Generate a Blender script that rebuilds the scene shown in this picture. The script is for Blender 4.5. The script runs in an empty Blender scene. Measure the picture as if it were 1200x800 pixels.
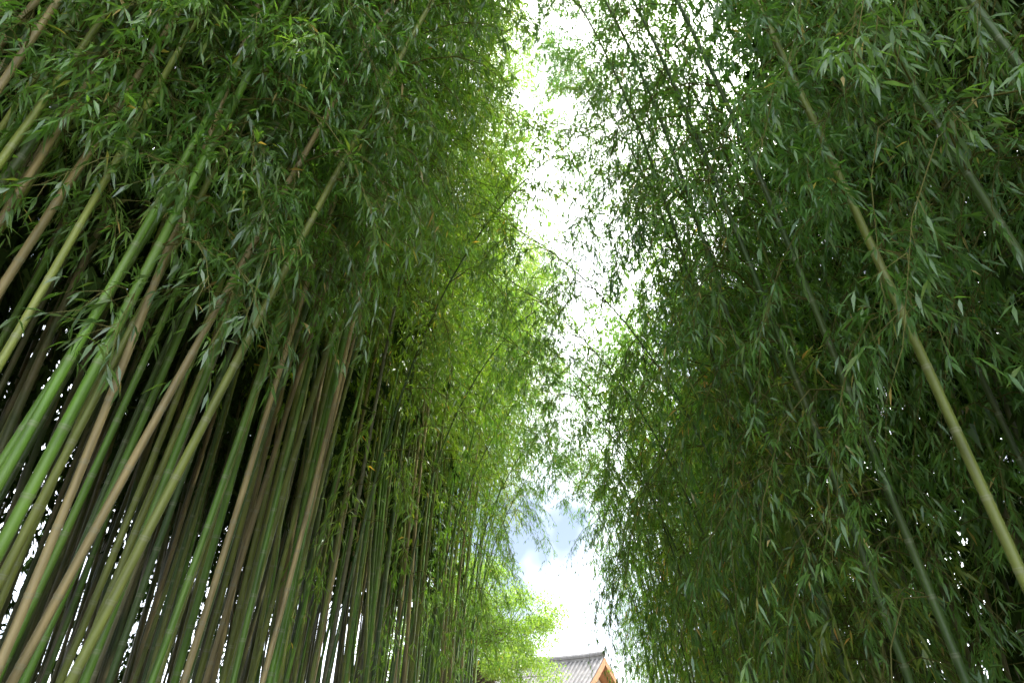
import bpy, math, random
import numpy as np
from mathutils import Matrix, Vector
random.seed(7); rng=np.random.default_rng(11)
S=bpy.context.scene; COL=S.collection
S.view_settings.view_transform='Standard'; S.view_settings.look='None'; S.view_settings.exposure=0

# ------------------------------------------------ materials
def new_mat(name):
    m=bpy.data.materials.new(name); m.use_nodes=True; nt=m.node_tree; nt.nodes.clear()
    out=nt.nodes.new('ShaderNodeOutputMaterial'); return m,nt,out
def N(nt,t,**k):
    n=nt.nodes.new(t)
    for a,b in k.items(): setattr(n,a,b)
    return n
def mixc(nt,fac,a,b,blend='MIX'):
    n=nt.nodes.new('ShaderNodeMix'); n.data_type='RGBA'; n.blend_type=blend
    for sock,v in ((0,fac),(6,a),(7,b)):
        if isinstance(v,bpy.types.NodeSocket): nt.links.new(v,n.inputs[sock])
        elif sock==0: n.inputs[0].default_value=v
        else: n.inputs[sock].default_value=(*v,1)
    return n.outputs[2]
def ramp(nt,fac,stops):
    r=nt.nodes.new('ShaderNodeValToRGB'); nt.links.new(fac,r.inputs[0]); e=r.color_ramp.elements
    while len(e)<len(stops): e.new(0.5)
    for el,(p,c) in zip(e,stops): el.position=p; el.color=(*c,1)
    return r.outputs[0]
def leaf_mat(name,stops,tr=0.5,trc=(1.6,1.75,0.65),rough=0.38):
    m,nt,out=new_mat(name)
    at=N(nt,'ShaderNodeAttribute',attribute_name='tint')
    col=ramp(nt,at.outputs['Fac'],stops)
    oi=N(nt,'ShaderNodeObjectInfo')
    col=mixc(nt,1.0,col,oi.outputs['Color'],'MULTIPLY')
    d=N(nt,'ShaderNodeBsdfDiffuse'); nt.links.new(col,d.inputs[0])
    t=N(nt,'ShaderNodeBsdfTranslucent'); tc=mixc(nt,1.0,col,trc,'MULTIPLY'); nt.links.new(tc,t.inputs[0])
    mx=N(nt,'ShaderNodeMixShader'); mx.inputs[0].default_value=tr
    nt.links.new(d.outputs[0],mx.inputs[1]); nt.links.new(t.outputs[0],mx.inputs[2])
    g=N(nt,'ShaderNodeBsdfGlossy'); g.inputs['Roughness'].default_value=rough; g.inputs[0].default_value=(0.9,0.95,1,1)
    m2=N(nt,'ShaderNodeMixShader'); m2.inputs[0].default_value=0.06
    nt.links.new(mx.outputs[0],m2.inputs[1]); nt.links.new(g.outputs[0],m2.inputs[2]); nt.links.new(m2.outputs[0],out.inputs[0])
    return m
M_LEAF=leaf_mat('bamboo_leaf',[(0.0,(0.07,0.15,0.034)),(0.45,(0.115,0.22,0.048)),(0.8,(0.19,0.30,0.06)),(0.93,(0.30,0.33,0.07)),(0.985,(0.44,0.31,0.12))])
M_TREELEAF=leaf_mat('tree_leaf',[(0.0,(0.13,0.22,0.035)),(0.6,(0.20,0.31,0.05)),(1.0,(0.28,0.37,0.08))],tr=0.5)
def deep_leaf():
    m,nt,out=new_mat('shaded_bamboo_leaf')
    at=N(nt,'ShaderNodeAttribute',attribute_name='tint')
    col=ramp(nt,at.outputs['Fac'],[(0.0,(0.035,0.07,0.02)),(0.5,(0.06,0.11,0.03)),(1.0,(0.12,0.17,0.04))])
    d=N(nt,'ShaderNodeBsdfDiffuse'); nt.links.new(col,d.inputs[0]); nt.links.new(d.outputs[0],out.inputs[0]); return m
M_DEEP=deep_leaf()  # opaque, darker copy of the leaf: thicket shade put into its colour
def culm_mat():
    m,nt,out=new_mat('bamboo_culm')
    oi=N(nt,'ShaderNodeObjectInfo'); at=N(nt,'ShaderNodeAttribute',attribute_name='node')
    tc=N(nt,'ShaderNodeTexCoord')
    mp=N(nt,'ShaderNodeMapping'); mp.inputs['Scale'].default_value=(22,22,2.2); nt.links.new(tc.outputs['Object'],mp.inputs[0])
    no=N(nt,'ShaderNodeTexNoise'); no.inputs['Scale'].default_value=1.0; no.inputs['Detail'].default_value=4; nt.links.new(mp.outputs[0],no.inputs[0])
    v=ramp(nt,no.outputs[0],[(0.3,(0.55,0.55,0.5)),(0.5,(1,1,1)),(0.72,(1.45,1.4,1.25))])
    c=mixc(nt,1.0,oi.outputs['Color'],v,'MULTIPLY')
    n2=N(nt,'ShaderNodeTexNoise'); n2.inputs['Scale'].default_value=0.9; nt.links.new(tc.outputs['Object'],n2.inputs[0])
    f=ramp(nt,n2.outputs[0],[(0.45,(0,0,0)),(0.7,(0.35,0.35,0.35))])
    c=mixc(nt,f,c,(0.17,0.17,0.07))
    nr=ramp(nt,at.outputs['Fac'],[(0.0,(0,0,0)),(0.45,(0.1,0.1,0.1)),(0.6,(0.5,0.5,0.5)),(1.0,(0.12,0.12,0.12))])
    c=mixc(nt,nr,c,(0.30,0.32,0.22))
    p=N(nt,'ShaderNodeBsdfPrincipled'); nt.links.new(c,p.inputs['Base Color']); p.inputs['Roughness'].default_value=0.45
    nt.links.new(p.outputs[0],out.inputs[0]); return m
M_CULM=culm_mat()
def simple(name,c1,c2,scale=5,rough=0.8,bump=0.0):
    m,nt,out=new_mat(name); tc=N(nt,'ShaderNodeTexCoord')
    no=N(nt,'ShaderNodeTexNoise'); no.inputs['Scale'].default_value=scale; no.inputs['Detail'].default_value=6
    nt.links.new(tc.outputs['Object'],no.inputs[0])
    c=ramp(nt,no.outputs[0],[(0.35,c1),(0.65,c2)])
    p=N(nt,'ShaderNodeBsdfPrincipled'); nt.links.new(c,p.inputs['Base Color']); p.inputs['Roughness'].default_value=rough
    if bump:
        b=N(nt,'ShaderNodeBump'); b.inputs['Strength'].default_value=bump; nt.links.new(no.outputs[0],b.inputs['Height']); nt.links.new(b.outputs[0],p.inputs['Normal'])
    nt.links.new(p.outputs[0],out.inputs[0]); return m
def flat(name,c):
    m,nt,out=new_mat(name); d=N(nt,'ShaderNodeBsdfDiffuse'); d.inputs[0].default_value=(*c,1); nt.links.new(d.outputs[0],out.inputs[0]); return m
M_TWIG=flat('bamboo_twig',(0.14,0.145,0.05))
M_DARKCULM=simple('shaded_culm',(0.06,0.10,0.028),(0.20,0.18,0.085),2.2,0.5)  # darker culm for the thickets, with the grove's shade painted into its colour
M_GROUND=simple('leaf_litter',(0.09,0.065,0.035),(0.2,0.15,0.08),6,0.95,0.5)
M_PATH=simple('path_gravel',(0.26,0.23,0.19),(0.40,0.36,0.30),30,0.95,0.4)
M_TILE=simple('roof_tile',(0.15,0.145,0.145),(0.25,0.24,0.235),4,0.7,0.2)
M_WOOD=simple('orange_wood',(0.34,0.16,0.07),(0.44,0.23,0.11),6,0.6)
M_PLASTER=simple('white_plaster',(0.6,0.58,0.53),(0.75,0.73,0.68),4,0.9)
M_BARK=simple('tree_bark',(0.08,0.06,0.045),(0.17,0.14,0.11),9,0.9,0.5)
M_STONE=simple('foundation_stone',(0.25,0.24,0.22),(0.4,0.38,0.35),5,0.9,0.3)

# ------------------------------------------------ mesh helpers
class Geo:
    def __init__(s): s.v=[];s.t=[];s.q=[];s.tm=[];s.qm=[];s.a=[];s.n=0
    def add(s,v,tris=None,quads=None,mat=0,attr=0.0):
        v=np.asarray(v,float).reshape(-1,3)
        s.v.append(v)
        a=np.broadcast_to(np.asarray(attr,float),(len(v),)); s.a.append(a)
        if tris is not None and len(tris): tr=np.asarray(tris,int)+s.n; s.t.append(tr); s.tm.append(np.full(len(tr),mat))
        if quads is not None and len(quads): qd=np.asarray(quads,int)+s.n; s.q.append(qd); s.qm.append(np.full(len(qd),mat))
        s.n+=len(v)
    def arrays(s):
        V=np.concatenate(s.v); A=np.concatenate(s.a)
        T=np.concatenate(s.t) if s.t else np.zeros((0,3),int); Q=np.concatenate(s.q) if s.q else np.zeros((0,4),int)
        TM=np.concatenate(s.tm) if s.tm else np.zeros(0,int); QM=np.concatenate(s.qm) if s.qm else np.zeros(0,int)
        return V,A,T,Q,TM,QM
def to_mesh(name,arr,mats,attr='tint',smooth=True):
    V,A,T,Q,TM,QM=arr
    me=bpy.data.meshes.new(name); me.vertices.add(len(V)); me.vertices.foreach_set('co',V.astype(np.float32).ravel())
    nl=len(T)*3+len(Q)*4; me.loops.add(nl); me.loops.foreach_set('vertex_index',np.concatenate([T.ravel(),Q.ravel()]).astype(np.int32))
    me.polygons.add(len(T)+len(Q))
    ls=np.concatenate([np.arange(len(T))*3,len(T)*3+np.arange(len(Q))*4]).astype(np.int32)
    me.polygons.foreach_set('loop_start',ls)
    me.polygons.foreach_set('material_index',np.concatenate([TM,QM]).astype(np.int32))
    me.polygons.foreach_set('use_smooth',np.full(len(ls),smooth))
    for m in mats: me.materials.append(m)
    at=me.attributes.new(attr,'FLOAT','POINT'); at.data.foreach_set('value',A.astype(np.float32))
    me.update(calc_edges=True); me.validate(); return me
def obj(name,me,parent=None,loc=None):
    o=bpy.data.objects.new(name,me); COL.objects.link(o)
    if parent: o.parent=parent
    if loc is not None: o.location=loc
    return o
def tube(geo,P,R,sides,mat=0,attr=0.0,cap=False):
    P=np.asarray(P,float); n=len(P); R=np.broadcast_to(np.asarray(R,float),(n,))
    d=np.gradient(P,axis=0); d/=np.linalg.norm(d,axis=1)[:,None]+1e-9
    ref=np.array([0,1,0.]) if abs(d[0,1])<0.8 else np.array([1.,0,0])
    u=np.cross(d,ref); u/=np.linalg.norm(u,axis=1)[:,None]; w=np.cross(d,u)
    an=np.arange(sides)*2*math.pi/sides
    V=P[:,None,:]+R[:,None,None]*(np.cos(an)[None,:,None]*u[:,None,:]+np.sin(an)[None,:,None]*w[:,None,:])
    i=np.arange(n-1)[:,None]; j=np.arange(sides)[None,:]; k=(j+1)%sides
    Q=np.stack([i*sides+j,i*sides+k,(i+1)*sides+k,(i+1)*sides+j],-1).reshape(-1,4)
    if np.ndim(attr): attr=np.repeat(attr,sides)
    geo.add(V,None,Q,mat,attr)
def ribbons(geo,A,B,w,mat):
    n=len(A); d=B-A
    u=np.cross(d,rng.normal(0,1,(n,3))); u/=np.linalg.norm(u,axis=1)[:,None]+1e-9
    V=np.stack([A-u*w,A+u*w,B],1); geo.add(V,(np.arange(n)*3)[:,None]+np.array([[0,1,2]]),None,mat,0.5)
def leaves(geo,P,D,L,W,tint,droop=0.2,mat=0,upn=0.6,simple=False):
    n=len(P); D=D/(np.linalg.norm(D,axis=1)[:,None]+1e-9)
    up=np.array([0,0,1.])+rng.normal(0,upn,(n,3))
    s=np.cross(D,up); s/=np.linalg.norm(s,axis=1)[:,None]+1e-9
    L=L[:,None]; W=W[:,None]; dn=np.array([0,0,-1.])
    if simple:
        V=np.zeros((n,3,3)); V[:,0]=P-s*W*0.42; V[:,1]=P+D*L*0.9+dn*L*droop; V[:,2]=P+s*W*0.42+D*L*0.12
        geo.add(V,(np.arange(n)*3)[:,None]+np.array([[0,1,2]]),None,mat,np.repeat(tint,3)); return
    V=np.zeros((n,4,3)); V[:,0]=P; m=P+D*L*0.4
    V[:,1]=m-s*W*0.5; V[:,2]=P+D*L*0.97+dn*L*droop; V[:,3]=m+s*W*0.5
    b=(np.arange(n)*4)[:,None]
    T=np.concatenate([b+np.array([[0,1,3]]),b+np.array([[1,2,3]])])
    geo.add(V,T,None,mat,np.repeat(tint,4))

# ------------------------------------------------ bamboo variant
def make_bamboo(length,r0,arch,hb,blen,twigs,lpt,lowdroop,leaf=(0.07,0.125),lw=(0.13,0.185),ypow=3.0,tintshift=0.0,nodestep=1,side=0.35,culm_sides=8,front=0.5,thin=0.68,wob_=1.0,far=False,tp=0.6):
    ns=160; s=np.linspace(0,length,ns); th=arch*(s/length)**ypow
    wob=rng.normal(0,0.02,2)*wob_; ph=rng.uniform(0,6.28,2)
    dx=np.sin(th)+0.02*wob_*np.sin(s*0.7+ph[0]); dy=wob_*side*0.1*np.sin(s*0.45+ph[1])+wob[0]; dz=np.cos(th)
    ds=s[1]-s[0]
    C=np.stack([np.cumsum(dx)*ds,np.cumsum(dy)*ds,np.cumsum(dz)*ds],1); C-=C[0]
    f=lambda q:np.stack([np.interp(q,s,C[:,i]) for i in range(3)],-1)
    nodes=[];h=0.12
    while h<length-0.15:
        nodes.append(h); x=h/length
        h+=(0.17+0.22*math.sin(min(1,x*1.6+0.12)*math.pi*0.62)) if x<0.7 else 0.30-0.12*(x-0.7)/0.3
    nodes=np.array(nodes)
    rad=lambda q:r0*(1-0.22*(q/length))*(1-(q/length)**2.2*0.93)+0.002
    qs=[0];rs=[rad(0.)];at=[0.]
    for q in nodes:
        for dq,k,a in ((-0.045,1.0,0.0),(-0.012,0.99,0.6),(0.0,1.08,1.0),(0.014,0.99,0.0)):
            qs.append(q+dq); rs.append(rad(q)*k); at.append(a)
    qs.append(length);rs.append(0.002);at.append(0)
    cg=Geo(); tube(cg,f(np.array(qs)),np.array(rs),6 if far else culm_sides,0,np.array(at))
    fg=Geo()
    nb=nodes[nodes>hb][::nodestep]
    az0=rng.uniform(0,6.28); LP=[];LD=[];TA=[];TB=[]
    for i,q in enumerate(nb):
        x=(q-hb)/(length-hb)
        prof=min(1,0.6+x*2.2)*(1-thin*x**1.6)
        base=f(np.array([q]))[0]
        for b in range(2 if rng.random()<0.85 else 3):
            az=az0+i*math.pi+(b-0.5)*1.0+rng.normal(0,0.5)
            if rng.random()<front: az=rng.normal(0,0.8)
            L=blen*prof*rng.uniform(0.5,1.25)
            el=rng.uniform(0.35,0.95)
            d=np.array([math.cos(az)*math.cos(el),math.sin(az)*math.cos(el),math.sin(el)])
            drop=L*(0.55+lowdroop*(1-x))*rng.uniform(0.7,1.35)
            ts=4 if far else 5
            t=np.linspace(0,1,ts); P=base+d*L*t[:,None]; P[:,2]-=drop*t**2
            if far: ribbons(fg,P[:-1],P[1:],0.004,1)
            else: tube(fg,P,np.linspace(0.006,0.0015,ts)*(0.6+0.5*L),3,1,0.5)
            K=max(3,int(twigs*(0.4+0.6*L/blen)*rng.uniform(0.7,1.3)))
            tt=rng.uniform(0.12,1.0,K)**tp; tt[0]=1.0
            B=base+d*L*tt[:,None]; B[:,2]-=drop*tt**2
            tan=d*L-np.array([0,0,2*drop])*tt[:,None]; tan/=np.linalg.norm(tan,axis=1)[:,None]
            td=tan*0.8+rng.normal(0,0.5,(K,3))+np.array([0,0,-0.12]); td/=np.linalg.norm(td,axis=1)[:,None]
            tl=rng.uniform(0.10,0.34,K)[:,None]
            E=B+td*tl; E[:,2]-=0.05
            TA.append(B);TB.append(E)
            m=lpt; u=rng.uniform(0.35,1.02,(K,m,1))
            lp=B[:,None,:]+(E-B)[:,None,:]*u
            ld=td[:,None,:]*0.8+rng.normal(0,0.5,(K,m,3))+np.array([0,0,-0.5])
            LP.append(lp.reshape(-1,3)); LD.append(ld.reshape(-1,3))
    TA=np.concatenate(TA);TB=np.concatenate(TB)
    if not far: ribbons(fg,TA,TB,0.0022,1)
    LP=np.concatenate(LP);LD=np.concatenate(LD);n=len(LP)
    L=rng.uniform(leaf[0],leaf[1],n); W=L*rng.uniform(lw[0],lw[1],n)
    cl=0.5+0.5*np.sin(LP[:,0]*3.1+LP[:,2]*2.3+LP[:,1]*2.7)
    tint=np.clip(rng.beta(2,3,n)*0.75+cl*0.15+tintshift+(rng.random(n)<0.025)*0.5,0,1)
    leaves(fg,LP,LD,L,W*(1.2 if far else 1),tint,simple=far)
    return cg.arrays(),fg.arrays(),n

def proto(tag,**k):
    c,f,n=make_bamboo(**k)
    return dict(c=c,f=f,n=n,cm=to_mesh('culm_'+tag,c,[M_CULM],'node'),fm=to_mesh('foliage_'+tag,f,[M_LEAF,M_TWIG]),first=None)
U=rng.uniform
BIG=dict(leaf=(0.15,0.23),lw=(0.2,0.27),lpt=4,far=True)
NEAR=[proto('near%d'%i,length=U(12.5,14.5),r0=U(0.019,0.025),arch=U(0.3,0.5),hb=U(4.2,5.0),blen=U(1.1,1.4),twigs=19,lpt=6,lowdroop=0.4,front=0.7) for i in range(5)]
MID=[proto('mid%d'%i,length=U(13.5,15.5),r0=U(0.021,0.028),arch=U(0.3,0.55),hb=U(6.2,7.4),blen=U(1.3,1.6),twigs=17,lpt=6,lowdroop=0.4,front=0.6) for i in range(4)]
FAR=[proto('far%d'%i,length=U(14,16),r0=U(0.023,0.032),arch=U(0.35,0.6),hb=U(7.4,8.8),blen=U(1.4,1.7),twigs=17,lpt=5,lowdroop=0.45,front=0.6,far=True,leaf=(0.09,0.15)) for i in range(4)]
BACK=[proto('inner%d'%i,length=U(13,15),r0=U(0.019,0.026),arch=U(0.2,0.45),hb=U(5.8,7.2),blen=U(1.3,1.6),twigs=5,lowdroop=0.4,front=0.2,**BIG) for i in range(4)]
RIGHT=[proto('leafy%d'%i,length=U(13.5,15.5),r0=U(0.020,0.026),arch=U(0.35,0.6),hb=U(1.4,2.8),blen=U(1.3,1.6),twigs=16,lpt=6,lowdroop=0.8,front=0.6,thin=0.35) for i in range(5)]
RHIGH=[proto('high%d'%i,length=U(12.5,14),r0=U(0.021,0.026),arch=U(0.3,0.5),hb=U(3.6,4.2),blen=U(1.3,1.6),twigs=18,lpt=6,lowdroop=0.7,front=0.7,thin=0.4) for i in range(2)]
RSHORT=[proto('short%d'%i,length=U(10,11.5),r0=U(0.023,0.031),arch=U(0.4,0.8),hb=U(1.2,2.4),blen=U(1.2,1.6),twigs=16,lpt=5,lowdroop=0.8,front=0.6,far=True,leaf=(0.09,0.15),thin=0.45) for i in range(4)]
RBACK=[proto('rear%d'%i,length=U(13,15.5),r0=U(0.022,0.028),arch=U(0.2,0.45),hb=U(1.4,2.8),blen=U(1.3,1.7),twigs=7,lowdroop=0.8,front=0.2,thin=0.3,**BIG) for i in range(3)]
OVER=[proto('arching%d'%i,length=U(9.5,10.5),r0=0.016,arch=U(0.9,1.15),hb=U(2.5,3.5),blen=1.4,twigs=22,lpt=6,lowdroop=1.0,ypow=2.4,front=0.3,thin=0.2) for i in range(3)]
YOUNG=[proto('young%d'%i,length=U(4.5,7),r0=0.013,arch=U(0.4,0.9),hb=U(0.8,1.6),blen=U(0.8,1.1),twigs=8,lpt=6,lowdroop=0.9,tintshift=0.25,leaf=(0.11,0.17)) for i in range(3)]
HR=proto('hero_r',length=13.5,r0=0.025,arch=0.25,hb=3.6,blen=1.0,twigs=28,lpt=7,lowdroop=0.7,front=0.15,wob_=0.25,tp=1.3)
HL=[proto('hero_l%d'%i,length=13,r0=r,arch=0.12,hb=h,blen=1.2,twigs=22,lpt=6,lowdroop=0.5,front=0.4,wob_=0.3,tp=1.0) for i,(r,h) in enumerate(((0.026,4.2),(0.022,4.0),(0.028,3.5)))]
COARSE=[make_bamboo(length=U(13,15),r0=0.03,arch=U(0.2,0.5),hb=U(1.8,3.5),blen=1.6,twigs=5,lpt=4,lowdroop=0.7,leaf=(0.2,0.3),lw=(0.27,0.34),culm_sides=5,front=0.0,far=True,thin=0.35) for i in range(4)]
COARSEHI=[make_bamboo(length=U(12,14),r0=0.028,arch=U(0.2,0.5),hb=U(5.2,6.4),blen=1.6,twigs=5,lpt=4,lowdroop=0.4,leaf=(0.2,0.3),lw=(0.27,0.34),culm_sides=5,front=0.0,far=True) for i in range(4)]
FINE=[make_bamboo(length=U(12,13.5),r0=0.022,arch=U(0.3,0.6),hb=U(3,5),blen=1.5,twigs=10,lpt=4,lowdroop=0.7,leaf=(0.12,0.19),lw=(0.18,0.24),culm_sides=5,front=0.3,far=True,thin=0.3) for i in range(3)]

KINDS={'green':((0.11,0.24,0.03),"smooth green bamboo with pale node rings beside the path"),
 'olive':((0.20,0.25,0.055),"olive-green bamboo with grey-white node rings in the grove"),
 'tan':((0.34,0.28,0.135),"weathered tan-brown bamboo standing among green ones"),
 'grey':((0.19,0.19,0.11),"dull grey-brown bamboo with pale rings in the grove"),
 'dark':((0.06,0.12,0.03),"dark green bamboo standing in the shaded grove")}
count=0; tot=0
def place(pr,x,y,side,lean,jit,kind,scale,leany=0.0,leafcol=(1,1,1),label=None,group="bamboo lining the path"):
    global count,tot
    col,lab=KINDS[kind]
    if pr['first'] is None:
        root=bpy.data.objects.new('bamboo',None); COL.objects.link(root); root.empty_display_size=0.3
        c=obj('culm',pr['cm'],root); f=obj('foliage',pr['fm'],root); pr['first']=(root,c,f)
    else:
        r0,c0,f0=pr['first']; root=r0.copy(); COL.objects.link(root)
        c=c0.copy(); f=f0.copy(); COL.objects.link(c); COL.objects.link(f); c.parent=root; f.parent=root
        c.data=c0.data.copy(); f.data=f0.data.copy()
    rz=jit+(0 if side>0 else math.pi)
    root.matrix_basis=Matrix.Translation((x,y,-0.02))@Matrix.Rotation(side*lean,4,'Y')@Matrix.Rotation(leany,4,'X')@Matrix.Rotation(rz,4,'Z')@Matrix.Scale(scale,4)
    b=random.uniform(0.8,1.2)
    c.color=(col[0]*b,col[1]*b,col[2]*b,1)
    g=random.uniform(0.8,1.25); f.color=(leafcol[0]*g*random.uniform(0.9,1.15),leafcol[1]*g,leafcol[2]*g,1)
    root['label']=label or lab; root['category']='bamboo'; root['group']=group
    count+=1; tot+=pr['n']
pts=[]
def free(x,y,md):
    return all((x-a)**2+(y-b)**2>md*md for a,b in pts)
rad=math.radians
def hero(x,y,side,lean,kind,sc,pr,label,leany=0.0,**k):
    pts.append((x,y)); place(pr,x,y,side,lean,random.uniform(-0.2,0.2),kind,sc,leany,label=label,**k)
hero(2.28,3.2,-1,rad(6.0),'olive',1.0,HR,"thick yellow-green bamboo leaning over the path edge",leafcol=(1.0,1.05,1.2))
hero(-2.76,3.5,1,rad(15),'olive',1.0,HL[0],"long olive bamboo leaning far over the path")
hero(-2.92,3.35,1,rad(14.5),'tan',1.0,HL[1],"slender tan bamboo leaning over the path")
hero(-2.80,2.9,1,rad(10),'green',1.0,HL[2],"thick bright green bamboo beside the path")
hero(-2.55,4.6,1,rad(7),'tan',1.0,NEAR[3],"pale tan bamboo leaning at the grove edge")
hero(-2.4,5.3,1,rad(4),'green',1.0,MID[0],"bright green bamboo at the edge of the grove")
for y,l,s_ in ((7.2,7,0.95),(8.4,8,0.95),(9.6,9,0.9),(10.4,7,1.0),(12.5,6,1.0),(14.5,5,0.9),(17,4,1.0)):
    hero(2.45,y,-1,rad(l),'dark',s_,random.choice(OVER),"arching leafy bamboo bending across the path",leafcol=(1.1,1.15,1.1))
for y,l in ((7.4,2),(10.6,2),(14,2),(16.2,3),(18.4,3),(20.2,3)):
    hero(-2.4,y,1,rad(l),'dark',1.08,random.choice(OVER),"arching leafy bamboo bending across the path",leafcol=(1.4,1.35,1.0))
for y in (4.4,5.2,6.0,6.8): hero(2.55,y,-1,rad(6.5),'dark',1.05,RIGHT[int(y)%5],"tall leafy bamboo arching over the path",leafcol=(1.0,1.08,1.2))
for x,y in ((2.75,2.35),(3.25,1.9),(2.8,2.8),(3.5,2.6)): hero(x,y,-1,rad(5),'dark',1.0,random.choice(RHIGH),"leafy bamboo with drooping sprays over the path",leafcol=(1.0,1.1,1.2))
def kindpick():
    r=random.random()
    return 'green' if r<0.38 else 'olive' if r<0.66 else 'tan' if r<0.84 else 'grey' if r<0.90 else 'dark'
nl=0
while nl<196:
    y=2.1+20.4*random.random()**1.2; d=random.random()**1.25*2.0; x=-2.4-d+0.1*math.sin(y*1.3)
    if y<3.2: x-=0.6*(3.2-y)
    if not free(x,y,0.11): continue
    pts.append((x,y)); nl+=1
    near=max(0,min(1,(8.0-y)/4.5))
    lean=rad(1.0+6.5*near+(1.2 if y>12 else 0)+random.gauss(0,1.5))
    if d>1.1: pr=random.choice(BACK)
    else: pr=random.choice(NEAR if y<4.8 else MID if y<10.5 else FAR)
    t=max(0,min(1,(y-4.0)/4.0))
    place(pr,x,y,1,lean,random.gauss(0,0.5),kindpick(),random.uniform(0.9,1.1),random.gauss(0,0.03),leafcol=(1.15+0.7*t,1.2+0.3*t,1.1-0.1*t))  # yellower with distance: real yellow leaves, plus sunlight put into the leaf colour
nr=0
while nr<60:
    y=1.2+21.3*random.random()**1.3; d=random.random()**1.1*2.1; x=2.65+d+0.12*math.sin(y*0.9)
    if y<3.6: x+=0.6*(3.6-y)
    if not free(x,y,0.25): continue
    pts.append((x,y)); nr+=1
    lean=rad((3 if y<8 else 4.5)+random.gauss(0,1.3))
    pr=random.choice((RIGHT if y<10 else RSHORT) if d<1.2 else RBACK)
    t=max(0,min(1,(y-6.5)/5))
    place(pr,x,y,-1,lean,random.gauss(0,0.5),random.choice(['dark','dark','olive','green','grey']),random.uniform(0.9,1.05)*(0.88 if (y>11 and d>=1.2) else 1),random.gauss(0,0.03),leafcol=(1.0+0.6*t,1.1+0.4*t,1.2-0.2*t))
ny=0
while ny<16:
    y=random.uniform(3.8,14); x=random.uniform(2.3,2.9)
    if not free(x,y,0.18): continue
    pts.append((x,y)); ny+=1
    place(random.choice(YOUNG),x,y,-1,rad(random.uniform(1,7)),random.gauss(0,0.6),'olive',random.uniform(0.8,1.15),leafcol=(1.3,1.2,1.0),label="thin young bamboo with yellow-green leaves at the path edge")
print('bamboo',count,'leaves',tot)

def thicket(name,zones,side,label,leafmat):
    CV=[];cn=0;cq=[]; FV=[];fn=0;ft=[];fq=[];fa=[];ftm=[];fqm=[]
    for x0,x1,y0,y1,n,protos in zones:
      for i in range(n):
        c,f,_=random.choice(protos); x=random.uniform(x0,x1); y=random.uniform(y0,y1)
        Mx=np.array(Matrix.Translation((x,y,-0.02))@Matrix.Rotation(side*rad(random.uniform(0,5)),4,'Y')@Matrix.Rotation(random.uniform(0,6.28),4,'Z')@Matrix.Scale(random.uniform(0.85,1.1)*(0.85 if side<0 and y>11 else 1),4))
        V,A,T,Q,TM,QM=c; W=V@Mx[:3,:3].T+Mx[:3,3]; CV.append(W);cq.append(Q+cn);cn+=len(W)
        V,A,T,Q,TM,QM=f; W=V@Mx[:3,:3].T+Mx[:3,3]; FV.append(W);fa.append(A);fq.append(Q+fn);ft.append(T+fn);ftm.append(TM);fqm.append(QM);fn+=len(W)
    cq=np.concatenate(cq);fq=np.concatenate(fq);ft=np.concatenate(ft)
    V=np.concatenate(FV+CV);A=np.concatenate(fa+[np.full(cn,0.3)]);Q=np.concatenate([fq,cq+fn])
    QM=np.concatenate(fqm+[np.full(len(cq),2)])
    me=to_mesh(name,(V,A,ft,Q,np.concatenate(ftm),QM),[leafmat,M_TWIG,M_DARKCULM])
    o=obj(name,me); o['kind']='stuff'; o['label']=label; o['category']='bamboo thicket'
    return o
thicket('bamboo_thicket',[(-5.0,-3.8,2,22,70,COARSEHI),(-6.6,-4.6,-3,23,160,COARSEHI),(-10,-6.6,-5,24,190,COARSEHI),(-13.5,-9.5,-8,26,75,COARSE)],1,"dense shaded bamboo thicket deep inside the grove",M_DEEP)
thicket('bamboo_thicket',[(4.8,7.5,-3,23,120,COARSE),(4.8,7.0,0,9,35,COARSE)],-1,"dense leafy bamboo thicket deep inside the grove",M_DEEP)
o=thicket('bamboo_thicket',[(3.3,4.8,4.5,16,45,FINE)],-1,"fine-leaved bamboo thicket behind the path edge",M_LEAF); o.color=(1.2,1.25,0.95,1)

# ------------------------------------------------ ground, path
def sheet(name,pts,z,mat,label=None):
    me=bpy.data.meshes.new(name); me.from_pydata([(x,y,z) for x,y in pts],[],[tuple(range(len(pts)))]); me.materials.append(mat)
    o=obj(name,me); o['kind']='structure'; return o
sheet('ground',[(-600,-600),(600,-600),(600,600),(-600,600)],0,M_GROUND)
sheet('path',[(-1.9,-20),(1.9,-20),(1.9,34),(-1.9,34)],0.004,M_PATH)

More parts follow.
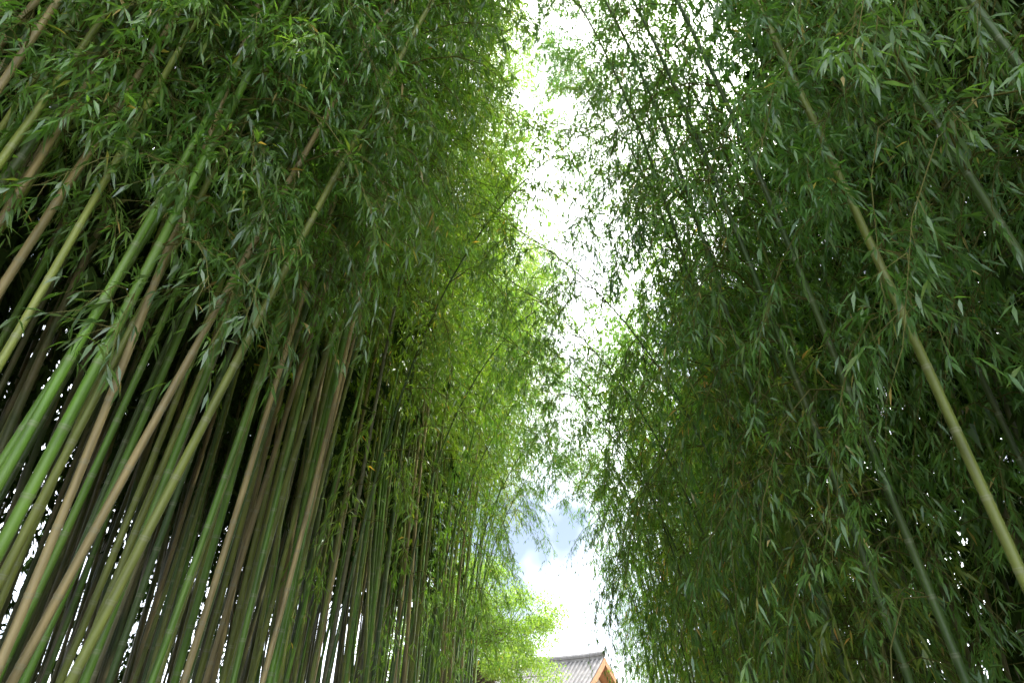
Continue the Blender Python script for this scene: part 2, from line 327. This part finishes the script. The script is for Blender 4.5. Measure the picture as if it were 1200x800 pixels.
# ------------------------------------------------ broadleaf tree
def make_tree(x,y,h,r,label,seed):
    root=bpy.data.objects.new('tree',None); COL.objects.link(root); root.location=(x,y,0)
    g=Geo(); cz=h*0.58
    tube(g,[(0,0,-0.05),(0.03,0,h*0.15),(0.1,0.05,h*0.35),(0.05,0,h*0.6),(0,0,h*0.85)],[0.2,0.16,0.13,0.08,0.02],10)
    C=[]
    for i in range(240):
        a=random.uniform(0,6.28); el=random.uniform(-0.7,1.45); rr=r*random.uniform(0.35,0.98)
        e=np.array([math.cos(a)*math.cos(el)*rr,math.sin(a)*math.cos(el)*rr,cz+math.sin(el)*rr*(h-cz)/r])
        z0=random.uniform(0.25,0.7)*h; b=np.array([0.05,0,min(z0,e[2]-0.1)])
        mid=(b+e)/2+np.array([0,0,0.25])
        tube(g,[b,mid,e],[0.045,0.025,0.008],5); C.append(e)
    tr=obj('trunk',to_mesh('trunk',g.arrays(),[M_BARK],'tint'),root)
    C=np.array(C); f=Geo(); n=75000
    idx=rng.integers(0,len(C),n); off=rng.normal(0,1,(n,3)); off/=np.linalg.norm(off,axis=1)[:,None]
    P=C[idx]+off*(rng.random((n,1))**0.5)*np.array([0.8,0.8,0.45])*rng.uniform(0.5,1.2,len(C))[idx][:,None]
    L=rng.uniform(0.08,0.13,n); leaves(f,P,rng.normal(0,1,(n,3))+np.array([0,0,-0.3]),L,L*0.6,rng.random(n))
    obj('crown',to_mesh('crown',f.arrays(),[M_TREELEAF]),root)
    root['label']=label; root['category']='tree'
make_tree(-3.8,30.5,8.4,4.4,"bright green broadleaf tree beyond the end of the path",1)

# ------------------------------------------------ tiled-roof building
def box(g,c,s,mat=0):
    c=np.array(c);s=np.array(s)/2
    V=[c+s*np.array(k) for k in ((-1,-1,-1),(1,-1,-1),(1,1,-1),(-1,1,-1),(-1,-1,1),(1,-1,1),(1,1,1),(-1,1,1))]
    g.add(V,None,[(0,3,2,1),(4,5,6,7),(0,1,5,4),(1,2,6,5),(2,3,7,6),(3,0,4,7)],mat)
B=bpy.data.objects.new('tiled_roof_building',None); COL.objects.link(B)
LX=9.0; HD=3.4; ER=2.9; RR=5.1
def prof(t,sx):
    return t*HD, RR-(RR-ER)*(1-(1-t)**1.35)+0.12*abs(sx)**3
g=Geo()
for sg in (-1,1):
    nx=25;nt=9;V=[]
    for i in range(nx):
        sx=-1+2*i/(nx-1)
        for j in range(nt):
            yy,zz=prof(j/(nt-1),sx); V.append((sx*LX/2,sg*yy,zz))
    Q=[(i*nt+j,i*nt+j+1,(i+1)*nt+j+1,(i+1)*nt+j) for i in range(nx-1) for j in range(nt-1)]
    g.add(V,None,Q); g.add(np.array(V)-np.array([0,0,0.16]),None,Q,1)
    xx=-LX/2+0.06
    while xx<LX/2:
        P=[(xx,sg*prof(j/10,xx/(LX/2))[0],prof(j/10,xx/(LX/2))[1]+0.02) for j in range(11)]
        tube(g,P,0.065,8); xx+=0.27
roof=obj('roof',to_mesh('roof',g.arrays(),[M_TILE,M_WOOD],smooth=True),B)
g=Geo()
tube(g,[(-LX/2-0.05+i*(LX+0.1)/20,0,RR+0.17+0.12*abs(-1+i/10)**3) for i in range(21)],0.16,10)
for i in range(20):
    x=-LX/2+LX*(i+0.5)/20; box(g,(x,0,RR+0.03+0.12*abs(x/(LX/2))**3),(LX/20+0.01,0.24,0.18))
obj('ridge',to_mesh('ridge',g.arrays(),[M_TILE],smooth=False),roof)
for ex in (-1,1):
    xe=ex*(LX/2+0.04)
    for sg in (-1,1):
        g=Geo(); V=[];n=10
        for j in range(n+1):
            yy,zz=prof(j/n,1); V+=[(xe,sg*yy,zz-0.03),(xe,sg*yy,zz-0.36),(xe+ex*0.06,sg*yy,zz-0.03),(xe+ex*0.06,sg*yy,zz-0.36)]
        Q=[]
        for j in range(n):
            a=j*4;b=a+4; Q+=[(a,a+1,b+1,b),(a+2,b+2,b+3,a+3),(a,b,b+2,a+2),(a+1,a+3,b+3,b+1)]
        g.add(V,None,Q)
        obj('bargeboard',to_mesh('bargeboard',g.arrays(),[M_WOOD],smooth=False),roof)
g=Geo(); wx=LX/2-0.8; wy=HD-1.0
for ex in (-1,1):
    x=ex*wx; V=[(x,-wy,0.5),(x,wy,0.5),(x,wy,3.2),(x,0,RR-0.3),(x,-wy,3.2)]
    g.add(V,[(0,1,2),(0,2,4),(2,3,4)])
for sg in (-1,1): g.add([(-wx,sg*wy,0.5),(wx,sg*wy,0.5),(wx,sg*wy,3.2),(-wx,sg*wy,3.2)],None,[(0,1,2,3)])
obj('wall',to_mesh('wall',g.arrays(),[M_PLASTER],smooth=False),B)
for i in range(5):
    for sg in (-1,1):
        g=Geo(); x=-wx+i*2*wx/4; tube(g,[(x,sg*(wy+0.03),0.45),(x,sg*(wy+0.03),3.2)],0.13,12); obj('column',to_mesh('column',g.arrays(),[M_WOOD]),B)
g=Geo()
for z in (0.62,1.9,3.05):
    for ex in (-1,1): box(g,(ex*(wx+0.02),0,z),(0.12,2*wy-0.3,0.16))
    for sg in (-1,1): box(g,(0,sg*(wy+0.02),z),(2*wx-0.3,0.12,0.16))
for x in np.arange(-LX/2+0.2,LX/2,0.35):
    for sg in (-1,1):
        y1,z1=prof(1,x/(LX/2)); y0,z0=prof(0.55,x/(LX/2)); tube(g,[(x,sg*y0,z0-0.24),(x,sg*(y1-0.06),z1-0.24)],0.05,8)
obj('timber_frame',to_mesh('timber_frame',g.arrays(),[M_WOOD],smooth=False),B)
g=Geo(); box(g,(0,0,0.23),(2*wx+1.2,2*wy+1.2,0.5)); obj('foundation',to_mesh('foundation',g.arrays(),[M_STONE],smooth=False),B)
for i in range(4):
    g=Geo(); x=-wx+(i+0.5)*2*wx/4
    box(g,(x,-wy-0.03,1.25),(1.3,0.05,1.1))
    for k in range(6): box(g,(x-0.55+k*0.22,-wy-0.065,1.25),(0.03,0.02,1.1))
    for k in range(4): box(g,(x,-wy-0.085,0.9+k*0.24),(1.3,0.018,0.03))
    obj('lattice_door',to_mesh('lattice_door',g.arrays(),[M_WOOD],smooth=False),B)
B['label']="traditional building with grey tiled gable roof and orange timber"; B['category']='building'
ang=rad(-32); ex=Vector((2.7,40.0,0)); B.rotation_euler=(0,0,ang); B.location=ex-Vector((math.cos(ang)*LX/2,math.sin(ang)*LX/2,0))

# ------------------------------------------------ light & sky
sd=Vector((0.50,0.22,0.84)).normalized(); el=math.asin(sd.z); az=math.atan2(sd.x,sd.y)
w=bpy.data.worlds.new('World'); S.world=w; w.use_nodes=True; nt=w.node_tree; nt.nodes.clear()
sky=N(nt,'ShaderNodeTexSky'); sky.sky_type='NISHITA'; sky.sun_disc=False; sky.sun_elevation=el; sky.sun_rotation=az
tc=N(nt,'ShaderNodeTexCoord'); no=N(nt,'ShaderNodeTexNoise'); no.inputs['Scale'].default_value=3.2; no.inputs['Detail'].default_value=4
nt.links.new(tc.outputs['Generated'],no.inputs[0])
f=ramp(nt,no.outputs[0],[(0.42,(0.07,0.07,0.07)),(0.62,(1,1,1))])
vd=N(nt,'ShaderNodeVectorMath',operation='DOT_PRODUCT'); vn=N(nt,'ShaderNodeVectorMath',operation='NORMALIZE')
nt.links.new(tc.outputs['Generated'],vn.inputs[0]); nt.links.new(vn.outputs[0],vd.inputs[0]); vd.inputs[1].default_value=tuple(sd)
glow=ramp(nt,vd.outputs['Value'],[(0.45,(0.19,0.20,0.22)),(0.75,(0.4,0.4,0.4)),(1.0,(1.0,0.97,0.9))])
cl=mixc(nt,1.0,glow,(160,160,160),'MULTIPLY')
c=mixc(nt,f,sky.outputs[0],cl)
bg=N(nt,'ShaderNodeBackground'); bg.inputs[1].default_value=0.15; nt.links.new(c,bg.inputs[0])
wo=N(nt,'ShaderNodeOutputWorld'); nt.links.new(bg.outputs[0],wo.inputs[0])
sl=bpy.data.lights.new('sun','SUN'); sl.energy=5; sl.angle=rad(0.5); sl.color=(1,0.95,0.86)
so=obj('sun',sl); so.rotation_euler=sd.to_track_quat('Z','Y').to_euler(); so.location=(0,0,30)

cam=bpy.data.cameras.new('camera'); cam.lens=24; cam.sensor_width=36; cam.clip_end=2000; cam.clip_start=0.05
co=obj('camera',cam); co.location=(0,0,1.6); co.rotation_euler=(rad(120),0,rad(3.1)); S.camera=co
